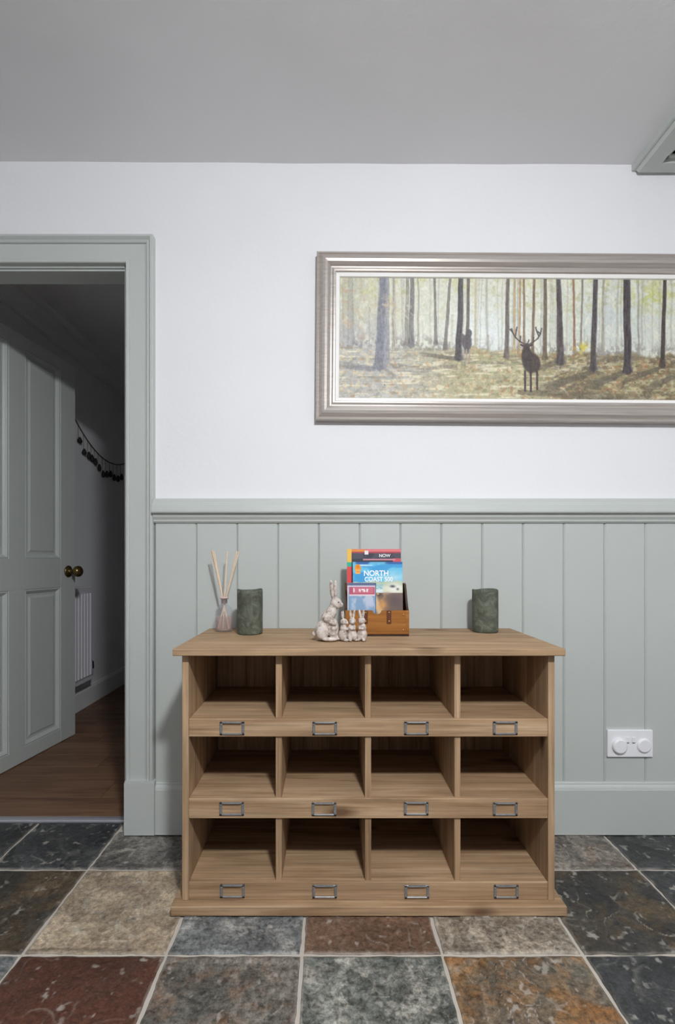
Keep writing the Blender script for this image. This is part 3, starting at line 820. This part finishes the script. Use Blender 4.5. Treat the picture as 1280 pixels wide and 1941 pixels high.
# ------------------------------------------------------------------ double socket
sx0, sx1, sz0, sz1 = 0.8945, 1.0405, 0.2485, 0.3355
so = empty('wall_socket', ((sx0 + sx1) / 2, YB, sz0)); sl = so.location
tag(so, 'white double power socket with round child safety covers on the boarding', 'socket')
box('face_plate', sx0, sx1, YB - .0095, YB - .0002, sz0, sz1, M['white_plastic'], so, 0.0022, 3, sl)
zc = (sz0 + sz1) / 2
for k, cx in enumerate((sx0 + .036, sx1 - .030)):
    bm = bmesh.new()
    r = .0235 if k == 0 else .0225
    d = .011 if k == 0 else .006
    add_lathe(bm, [(0.0, -d - .001), (r - .004, -d - .001), (r - .001, -d + .001), (r, -d + .003), (r, 0.0)], 36, (cx - sl.x, -.0095, zc - .006 - sl.z), 'Y')
    obj('safety_cover', bm, M['white_plastic'], so)
for cx in (sx0 + .064, sx0 + .0835):
    rk = box('rocker_switch', cx - .006, cx + .006, YB - .0125, YB - .0095, zc + .004, zc + .022, M['white_plastic'], so, .001, 1, sl)
    b = box('switch_mark', cx - .004, cx + .004, YB - .0102, YB - .0095, zc + .001, zc + .0026, M['dark'], so, 0, 1, sl)

# ------------------------------------------------------------------ things on the cabinet
# candles
t = NT('green_wax', 0.62, spec=0.35); v = t.coords((1, 1, 1)); n = t.noise(v, 26, 5, 0.65, 2.0); n2 = t.noise(v, 60, 4)
c = t.ramp(n, [(0.3, lin((64, 67, 58))), (0.52, lin((91, 95, 83))), (0.72, lin((126, 129, 116)))])
t.bump(n, 0.5, 0.002); M['wax'] = t.col(c)
M['wick'] = plain('wick', (30, 26, 22), 0.9)
def candle(x, y, r, h, seed, label):
    e = empty('pillar_candle', (x, y, ZT + .0003)); tag(e, label, 'candle')
    bm = bmesh.new(); n = 72
    prof = [(0.93, 0.0), (0.985, 0.002), (1.0, 0.006), (1.0, h * .25), (1.0, h * .5), (1.0, h * .75), (1.0, h * .93), (0.995, h - .001), (0.975, h), (0.93, h - .001), (0.90, h - .006), (0.86, h - .010), (0.5, h - .012), (0.0, h - .012)]
    rings = []
    rr_ = random.Random(seed); ph = [rr_.uniform(0, 6.28) for _ in range(5)]
    for q, z in prof:
        ring_ = []
        for i in range(n):
            a = 2 * math.pi * i / n
            wv = math.sin(a * 2 + ph[0]) * .5 + math.sin(a * 3 + ph[1]) * .35 + math.sin(a * 5 + ph[2]) * .2
            dz = wv * .0028 * max(0, (z - h * .8) / (h * .2)) if q > .8 else 0
            rad = r * q * (1 + .006 * math.sin(a * 7 + z * 60 + ph[3]))
            ring_.append(bm.verts.new((rad * math.cos(a), rad * math.sin(a), z + dz)))
        rings.append(ring_)
    for a_, b_ in zip(rings[:-1], rings[1:]):
        for i in range(n): bm.faces.new((a_[i], a_[(i + 1) % n], b_[(i + 1) % n], b_[i]))
    bm.faces.new(list(reversed(rings[0])))
    bmesh.ops.remove_doubles(bm, verts=bm.verts, dist=1e-6); bmesh.ops.recalc_face_normals(bm, faces=bm.faces)
    obj('wax_body', bm, M['wax'], e, smooth=True)
    bm = bmesh.new(); add_tube(bm, [(0, 0, h - .014), (.0005, 0, h - .008), (.002, 0, h - .003)], .0012, 6); obj('wick', bm, M['wick'], e)
candle(-0.2386, 1.469, 0.038, 0.1315, 1, 'dark green pillar candle beside the reed diffuser')
candle(0.478, 1.507, 0.0387, 0.1300, 2, 'dark green pillar candle standing alone, away from the diffuser')

# reed diffuser
def glass(name, c, gloss=0.12, body=0.0, bodycol=(1, 1, 1)):
    t = NT(name, 0.05)
    tr = t.n('ShaderNodeBsdfTransparent'); tr.inputs[0].default_value = (*c, 1)
    gs = t.n('ShaderNodeBsdfGlossy'); gs.inputs['Roughness'].default_value = 0.05
    lw = t.n('ShaderNodeLayerWeight'); lw.inputs['Blend'].default_value = 0.5
    fr = t.n('ShaderNodeMath', _operation='POWER'); fr.inputs[1].default_value = 3.0; t.l(lw.outputs['Facing'], fr.inputs[0])
    f2 = t.n('ShaderNodeMath', _operation='MULTIPLY_ADD'); f2.inputs[1].default_value = 0.35; f2.inputs[2].default_value = 0.03; t.l(fr.outputs[0], f2.inputs[0]); fr = f2
    mx = t.n('ShaderNodeMixShader'); t.l(fr.outputs[0], mx.inputs[0]); t.l(tr.outputs[0], mx.inputs[1]); t.l(gs.outputs[0], mx.inputs[2])
    out = mx.outputs[0]
    if body:
        df_ = t.n('ShaderNodeBsdfDiffuse'); df_.inputs[0].default_value = (*bodycol, 1)
        m2 = t.n('ShaderNodeMixShader'); m2.inputs[0].default_value = body
        t.l(out, m2.inputs[1]); t.l(df_.outputs[0], m2.inputs[2]); out = m2.outputs[0]
    t.l(out, t.N['Material Output'].inputs['Surface'])
    return t.m
M['glass'] = glass('clear_glass', (0.96, 0.96, 0.97), body=0.05)
M['oil'] = glass('pink_oil', (0.96, 0.86, 0.84), body=0.28, bodycol=(0.85, 0.66, 0.62))
M['reed'] = plain('rattan_reed', (240, 214, 184), 0.8, 0, 0.15, 120)
M['collar'] = plain('pink_collar', (214, 188, 186), 0.5)
rdx, rdy = -0.326, 1.517
df = empty('reed_diffuser', (rdx, rdy, ZT + .0003))
tag(df, 'small glass reed diffuser with pale pink oil and thin rattan sticks', 'diffuser')
R_ = 0.0275
bm = bmesh.new()
add_lathe(bm, [(0.0, 0.0), (R_ - .002, 0.0), (R_, 0.002), (R_, 0.050), (R_ - .001, 0.064), (R_ - .006, 0.074), (0.013, 0.080), (0.011, 0.084), (0.011, 0.096), (0.0125, 0.097), (0.0125, 0.100), (0.0095, 0.100), (0.0090, 0.084), (0.011, 0.079), (R_ - .0085, 0.072), (R_ - .0035, 0.063), (R_ - .0025, 0.050), (R_ - .0025, 0.005), (R_ - .005, 0.004), (0.0, 0.004)], 48)
obj('bottle', bm, M['glass'], df, smooth=True)
bm = bmesh.new()
add_lathe(bm, [(0.0, 0.0042), (R_ - .005, 0.0042), (R_ - .0027, 0.0052), (R_ - .0027, 0.046), (0.0, 0.046)], 48)
obj('scented_oil', bm, M['oil'], df)
bm = bmesh.new()
add_lathe(bm, [(0.0088, 0.0865), (0.0088, 0.101), (0.0132, 0.101), (0.0136, 0.1035), (0.0130, 0.1065), (0.0070, 0.1065), (0.0070, 0.0865)], 32)
obj('collar', bm, M['collar'], df, smooth=True)
rt = [(-0.047, .0, .2485), (-0.042, -.006, .2505), (-0.0385, .004, .2490), (0.011, .002, .2490), (0.0525, .003, .2470), (0.0480, -.005, .2480)]
for k, (tx, ty, tz) in enumerate(rt):
    bx = -tx * .22; by = -ty * .5
    # keep each stick inside the neck
    f = (0.1035 - .008) / (tz - .008)
    nxp = bx + (tx - bx) * f
    nyp = by + (ty - by) * f
    bm = bmesh.new(); add_tube(bm, [(bx - nxp * .55, by - nyp * .5, .008), (tx - nxp * .55, ty - nyp * .5, tz)], .0019, 8)
    obj('reed', bm, M['reed'], df)

# letter rack
t = wood('honey_wood', 'X', (140, 86, 36), (172, 112, 54), (196, 138, 76), 0.4, knots=False); M['honey'] = t
M['walnut'] = wood('dark_walnut', 'Z', (52, 34, 24), (72, 48, 34), (92, 62, 44), 0.5, knots=False)
M['leather'] = plain('leather_strap', (104, 56, 30), 0.6, 0, 0.3)
M['stud'] = plain('brass_stud', (216, 170, 110), 0.3, 0.8)
bx0, bx1, by0, by1 = 0.0457, 0.2300, 1.4177, 1.4960
rk = empty('letter_rack', ((bx0 + bx1) / 2, (by0 + by1) / 2, ZT + .0003)); ro = rk.location
tag(rk, 'small honey wood letter rack with leather straps and brass studs, holding leaflets', 'rack')
z0 = ZT + .0003
box('bottom_board', bx0 + .006, bx1 - .006, by0 + .006, by1 - .006, z0, z0 + .006, M['walnut'], rk, 0, 1, ro)
# front with a thumb notch
bm = bmesh.new()
cxn = 0.0; hw_ = (bx1 - bx0) / 2; hz_ = 0.074
outl = [(-hw_, 0), (hw_, 0), (hw_, hz_)] + [(cxn + .013 * math.cos(a), hz_ - .011 * math.sin(a)) for a in np.linspace(0, math.pi, 11)] + [(-hw_, hz_)]
add_strip(bm, [[(x, by0 - ro.y, z), (x, by0 + .006 - ro.y, z)] for x, z in outl])
obj('front_board', bm, M['honey'], rk)
box('back_board', bx0, bx1, by1 - .006, by1, z0, z0 + .150, M['walnut'], rk, .0005, 1, ro)
for a in (bx0, bx1 - .006):
    bm = bmesh.new()
    add_strip(bm, [[(a - ro.x, y - ro.y, z), (a + .006 - ro.x, y - ro.y, z)] for y, z in ((by0 + .006, 0), (by1 - .006, 0), (by1 - .006, .150), (by1 - .022, .146), (by0 + .02, .086), (by0 + .006, .074))])
    obj('side_board', bm, M['walnut'], rk)
box('foot_strip', bx0 + .001, bx1 - .001, by0 - .0025, by0, z0 + .006, z0 + .011, M['honey'], rk, .0005, 1, ro)
box('foot_strip', bx0 + .001, bx1 - .001, by0 - .0025, by0, z0, z0 + .0055, M['walnut'], rk, .0005, 1, ro)
for sx in (-.034, .034):
    cx = (bx0 + bx1) / 2 + sx
    s = box('strap', cx - .0065, cx + .0065, by0 - .002, by0, z0 + .036, z0 + .074, M['leather'], rk, .0006, 1, ro)
for sx in (-.034, .034, -.075, .075):
    cx = sx
    for zz in (.068 if abs(sx) < .05 else .062, .043 if abs(sx) < .05 else .018):
        bm = bmesh.new()
        add_lathe(bm, [(0.0, -.0024), (.0022, -.0018), (.0032, 0.0), (0.0, 0.0)], 12, (cx, by0 - ro.y - (.002 if abs(sx) < .05 else 0), zz), 'Y')
        obj('stud', bm, M['stud'], rk, smooth=True)
for a in (bx0 + .0005, bx1 - .0095):
    box('corner_strip', a, a + .009, by0 - .0006, by0, z0 + .011, z0 + .074, M['leather'] if a > .1 and False else M['honey'], rk, 0, 1, ro)

# leaflets: a thin printed block whose front sheet carries its colours
M['paper'] = plain('paper_edge', (230, 228, 222), 0.7)
M['print'] = attr_mat('printed_cover', 0.35, 0.0, 0.5)
M['ink_white'] = plain('white_ink', (250, 250, 250), 0.5)
def booklet(name, label, cat, x0, x1, y0, thick, ztop, fn, res=700, tilt=0.0, lean=0.0, texts=()):
    """fn(u,v) -> rgb 0..255, u left-right, v top-down 0..1"""
    zb = z0 + .0064
    wd, ht = x1 - x0, ztop - zb
    e = empty(name, ((x0 + x1) / 2, y0 + thick / 2, zb)); e.rotation_euler = (lean, tilt, 0)
    tag(e, label, cat)
    box('pages', -wd / 2, wd / 2, -thick / 2 + .0004, thick / 2, 0, ht, M['paper'], e)
    nx = int(wd * res); ny = int(ht * res)
    u, v = np.meshgrid(np.linspace(0, 1, nx), np.linspace(0, 1, ny))
    rgb = fn(u, v)
    vs = np.stack([((u - .5) * wd).ravel(), np.full(nx * ny, -thick / 2), ((1 - v) * ht).ravel()], 1)
    idx = np.arange(nx * ny).reshape(ny, nx)
    fc = np.stack([idx[:-1, :-1], idx[1:, :-1], idx[1:, 1:], idx[:-1, 1:]], -1).reshape(-1, 4)
    me = bpy.data.meshes.new('cover'); me.from_pydata(vs.tolist(), [], fc.tolist()); me.update()
    at = me.color_attributes.new('Col', 'FLOAT_COLOR', 'POINT')
    col = np.ones((nx * ny, 4), np.float32); col[:, :3] = linarr(rgb.reshape(-1, 3)); at.data.foreach_set('color', col.ravel())
    cov = link('cover', me, M['print'], e)
    for body, uu, vv, size, sxy, mat in texts:
        cu = bpy.data.curves.new('lettering', 'FONT'); cu.body = body; cu.size = size; cu.align_x = 'CENTER'; cu.align_y = 'CENTER'; cu.offset = size * .02
        to = bpy.data.objects.new('tmp', cu); C.objects.link(to)
        dg = bpy.context.evaluated_depsgraph_get()
        tm = bpy.data.meshes.new_from_object(to.evaluated_get(dg)); bpy.data.objects.remove(to)
        tm.transform(Matrix.Rotation(math.pi / 2, 4, 'X') @ Matrix.Diagonal((sxy, 1, 1, 1)))
        tm.materials.clear()
        link('lettering', tm, mat, cov, ((uu - .5) * wd, -thick / 2 - .0002, (1 - vv) * ht))
def blank(u, c): return np.ones(u.shape + (3,)) * np.array(c, float)
def ov(rgb, c, a):
    a = np.clip(a, 0, 1)[..., None]; rgb[:] = rgb * (1 - a) + np.array(c, float) * a
def rect(u, v, a, b, c, d): return ((u >= a) & (u <= b) & (v >= c) & (v <= d)).astype(float)
def cover_book(u, v):
    r = blank(u, (70, 70, 82))
    ov(r, (226, 130, 134), rect(u, v, 0, 1, 0, .032)); ov(r, (190, 80, 92), rect(u, v, 0, 1, .032, .05))
    ov(r, (88, 88, 100), sstep(.4, .6, fbm(u * 9, v * 14, 3, 3)) * rect(u, v, .1, 1, .05, .12))
    ov(r, (206, 96, 104), rect(u, v, .85, 1, .115, .24)); ov(r, (214, 150, 160), rect(u, v, .3, .9, .12, .14))
    ov(r, (232, 150, 60), rect(u, v, 0, .35, .01, .03))
    ov(r, (242, 196, 96), rect(u, v, 0, .085, .0, .16)); ov(r, (60, 190, 160), rect(u, v, 0, .085, .16, .215)); ov(r, (232, 88, 92), rect(u, v, 0, .085, .215, 1))
    ov(r, (246, 240, 240), rect(u, v, .33, .40, .02, .07))
    return r
def cover_map(u, v):
    z = v * .204                         # metres down from the top edge
    r = blank(u, (66, 160, 218))
    ov(r, (52, 100, 168), (z < .006) * 1.0); ov(r, (190, 222, 240), rect(u, z, .12, .40, .008, .0115))
    ov(r, (120, 206, 238), sstep(.42, .62, fbm(u * 5, z * 45, 6, 3)) * .8)
    ov(r, (200, 238, 244), np.exp(-((u - .82) / .2) ** 2 - ((z - .045) / .015) ** 2) * .8)
    hill = z + (fbm(u * 5, z * 0 + 2.5, 8, 3) - .5) * .014
    ov(r, (190, 204, 178), sstep(.056, .060, hill)); ov(r, (222, 226, 204), sstep(.066, .078, hill) * sstep(.45, .6, u + .1))
    ov(r, (246, 244, 238), np.exp(-((u - .83) / .14) ** 2 - ((z - .075) / .014) ** 2)); ov(r, (62, 66, 70), np.exp(-((u - .80) / .05) ** 2 - ((z - .071) / .0035) ** 2)); ov(r, (90, 92, 96), np.exp(-((u - .90) / .025) ** 2 - ((z - .079) / .003) ** 2))
    ov(r, (140, 200, 226), rect(u, z, .30, .60, .064, .078) * sstep(.35, .6, fbm(u * 40, z * 300, 5, 2))); ov(r, (226, 238, 242), rect(u, z, .30, .60, .080, .090))
    a = sstep(.088, .092, z)
    ov(r, (124, 106, 98), a); ov(r, (88, 76, 70), a * np.exp(-((u - .52) / .08) ** 2 - ((z - .095) / .006) ** 2))
    ov(r, (226, 200, 164), a * sstep(.12, .02, np.abs(u - .44 - (z - .11) * 3))); ov(r, (222, 160, 96), a * np.exp(-((u - .60) / .09) ** 2 - ((z - .124) / .016) ** 2)); ov(r, (236, 186, 126), a * sstep(.5, .66, fbm(u * 12, z * 90, 15, 3)) * sstep(.72, .5, u))
    ov(r, (104, 88, 90), a * np.exp(-((u - .84) / .14) ** 2 - ((z - .112) / .018) ** 2) * .9); ov(r, (190, 160, 138), np.exp(-((u - .68) / .07) ** 2 - ((z - .091) / .004) ** 2) * .8)
    ov(r, (240, 150, 40), sstep(1.1, .9, np.hypot((u - .10) / .062, (z - .018) / .0115))); ov(r, (244, 176, 84), rect(u, z, .055, .15, .022, .034)); ov(r, (206, 104, 40), rect(u, z, .06, .145, .027, .0285)); ov(r, (224, 120, 36), np.exp(-((u - .10) / .025) ** 2 - ((z - .014) / .004) ** 2))
    return r
def cover_loch(u, v):
    r = blank(u, (140, 172, 206))
    ov(r, (196, 208, 226), sstep(.45, .65, fbm(u * 5, v * 6, 11, 3)) * sstep(.8, .3, v)); ov(r, (106, 142, 190), sstep(.5, .7, v) * .8)
    ov(r, (120, 150, 140), np.exp(-((u - .85) / .2) ** 2 - ((v - .72) / .1) ** 2) * .8)
    ov(r, (104, 116, 150), rect(u, v, 0, 1, 0, .05)); ov(r, (214, 206, 224), rect(u, v, .03, 1, .05, .085))
    ov(r, (196, 96, 120), rect(u, v, .06, .96, .085, .235)); ov(r, (222, 140, 156), rect(u, v, .2, .9, .09, .2) * .6); ov(r, (236, 216, 224), rect(u, v, .06, .96, .235, .255))
    ov(r, (250, 244, 246), rect(u, v, .22, .72, .125, .185) * sstep(.45, .6, fbm(u * 22, v * 30, 19, 2))); ov(r, (250, 244, 246), rect(u, v, .20, .235, .10, .19))
    ov(r, (200, 206, 232), np.exp(-((u - .78) / .1) ** 2 - ((v - .40) / .05) ** 2)); ov(r, (92, 100, 130), rect(u, v, .965, 1, 0, 1)); ov(r, (236, 234, 240), rect(u, v, 0, .035, .05, 1))
    return r
booklet('guide_book', 'tall dark guide book with red top and coloured spine strip, rearmost in the rack', 'book', 0.0524, 0.2140, 1.4740, .0145, 0.9155, cover_book, texts=[('NOW', .70, .082, .013, 1.0, M['ink_white'])])
booklet('road_map', 'blue guide map with white lettering, orange badge and brown cow in the letter rack', 'map', 0.0690, 0.2165, 1.4440, .005, 0.8770, cover_map, lean=-0.075,
        texts=[('NORTH', .47, .165, .023, .92, M['ink_white']), ('COAST 500', .52, .250, .019, .88, M['ink_white'])])
booklet('loch_leaflet', 'small blue leaflet with a pink title band, frontmost in the letter rack', 'leaflet', 0.0522, 0.1355, 1.4300, .003, 0.8160, cover_loch)

# rabbit ornament ---------------------------------------------------------
t = NT('antique_resin', 0.6, spec=0.3); v = t.coords((1, 1, 1)); n = t.noise(v, 90, 5, 0.65); n2 = t.noise(v, 30, 3)
c = t.ramp(n, [(0.34, lin((140, 124, 112))), (0.5, lin((196, 184, 176))), (0.7, lin((224, 216, 212)))])
t.bump(n, 0.5, 0.0015); M['resin'] = t.col(c)
M['eye'] = plain('dark_eye', (48, 40, 38), 0.3)
def ell(bm, c, r, rot=(0, 0, 0)):
    from mathutils import Euler
    m = Matrix.Translation(c) @ Euler(rot).to_matrix().to_4x4() @ Matrix.Diagonal((r[0], r[1], r[2], 1))
    bmesh.ops.create_icosphere(bm, subdivisions=3, radius=1, matrix=m)
def fuse(name, bm, vox, parent, mat, loc=(0, 0, 0), rz=0.0, it=4):
    me = bpy.data.meshes.new('tmp'); bm.to_mesh(me); bm.free()
    o = bpy.data.objects.new('tmp', me); C.objects.link(o)
    md = o.modifiers.new('r', 'REMESH'); md.mode = 'VOXEL'; md.voxel_size = vox
    sm = o.modifiers.new('s', 'SMOOTH'); sm.iterations = it; sm.factor = .5
    dg = bpy.context.evaluated_depsgraph_get()
    m2 = bpy.data.meshes.new_from_object(o.evaluated_get(dg)); bpy.data.objects.remove(o)
    m2.name = name
    zmin = min(v.co.z for v in m2.vertices)
    m2.transform(Matrix.Translation((0, 0, -zmin)))
    r = link(name, m2, mat, parent, loc, True); r.rotation_euler = (0, 0, rz)
    return r
rb = empty('rabbit_ornament', (-0.0035, 1.338, ZT + .0003))
tag(rb, 'pale stone rabbit ornament, a mother rabbit with three young ones', 'ornament')
bm = bmesh.new()
ell(bm, (-.016, 0, .028), (.021, .024, .030), (0, .25, 0))          # haunch and rump
ell(bm, (-.016, -.016, .024), (.017, .010, .021))                    # near thigh
ell(bm, (-.002, 0, .058), (.019, .019, .034), (0, .42, 0))           # back
ell(bm, (.008, 0, .076), (.015, .016, .024), (0, .3, 0))             # chest and neck
ell(bm, (.013, 0, .030), (.016, .018, .030))                         # belly
ell(bm, (.021, 0, .1015), (.0165, .0145, .0150), (0, .35, 0))        # head
ell(bm, (.033, 0, .0955), (.0085, .0095, .0080))                     # muzzle
ell(bm, (.026, -.009, .096), (.008, .006, .008))                     # cheek
ell(bm, (.026, .009, .096), (.008, .006, .008))
ell(bm, (.0095, -.007, .139), (.0055, .0070, .0275), (.08, -.06, -.5))  # ears
ell(bm, (.0190, .006, .139), (.0052, .0068, .0265), (-.08, .05, .5))
ell(bm, (-.003, -.019, .060), (.013, .006, .0085), (0, .5, 0))       # near arm
ell(bm, (.012, -.019, .050), (.012, .0055, .0065), (0, .25, -.1))
ell(bm, (.012, .018, .050), (.014, .0055, .0065), (0, .3, .1))
ell(bm, (.004, -.019, .0055), (.021, .0085, .0060))                  # near hind foot
ell(bm, (.004, .019, .0055), (.021, .0085, .0060))
ell(bm, (.023, -.006, .017), (.0055, .006, .018)); ell(bm, (.023, .007, .017), (.0055, .006, .018))
ell(bm, (.027, 0, .005), (.010, .012, .005))
ell(bm, (-.037, 0, .018), (.008, .008, .008))                        # tail
mo = fuse('mother_rabbit', bm, .0016, rb, M['resin'])
for s in (-1, 1):
    bm = bmesh.new(); bmesh.ops.create_icosphere(bm, subdivisions=2, radius=.0022, matrix=Matrix.Translation((.0275, s * .0122, .1055)))
    obj('eye', bm, M['eye'], mo, smooth=True)
def young(x, y, rz, s, tilt):
    bm = bmesh.new()
    ell(bm, (0, 0, .018), (.0135, .0140, .0180)); ell(bm, (.002, 0, .036), (.0100, .0115, .0150))
    ell(bm, (.003, tilt * .003, .0560), (.0110, .0105, .0100)); ell(bm, (.0115, tilt * .003, .0530), (.0055, .0065, .0050))
    ell(bm, (-.001, -.0050 + tilt * .008, .0755), (.0028, .0040, .0130), (.12 - tilt * .3, -.1, 0)); ell(bm, (-.001, .0050 + tilt * .008, .0755), (.0028, .0040, .0130), (-.12 - tilt * .3, -.1, 0))
    ell(bm, (.0105, -.0055, .0365), (.0085, .0036, .0042), (0, .25, .5)); ell(bm, (.0105, .0055, .0365), (.0085, .0036, .0042), (0, .25, -.5))
    ell(bm, (.0110, -.0080, .0045), (.0100, .0050, .0045)); ell(bm, (.0110, .0080, .0045), (.0100, .0050, .0045))
    ell(bm, (.0030, -.0095, .0150), (.0095, .0050, .0120)); ell(bm, (.0030, .0095, .0150), (.0095, .0050, .0120))
    ell(bm, (-.0140, 0, .0100), (.005, .005, .005))
    for v in bm.verts: v.co *= s
    r = fuse('young_rabbit', bm, .0012, rb, M['resin'], (x, y, 0), rz, 3)
    for q in (-1, 1):
        b2 = bmesh.new(); bmesh.ops.create_icosphere(b2, subdivisions=1, radius=.0014 * s, matrix=Matrix.Translation((.0105 * s, (q * .0062 + tilt * .003) * s, .0585 * s)))
        obj('eye', b2, M['eye'], r)
young(.0400, -.006, -.35, .93, 0.0)
young(.0640, -.004, -1.35, .96, 0.2)
young(.0925, -.002, -1.9, .98, -0.3)
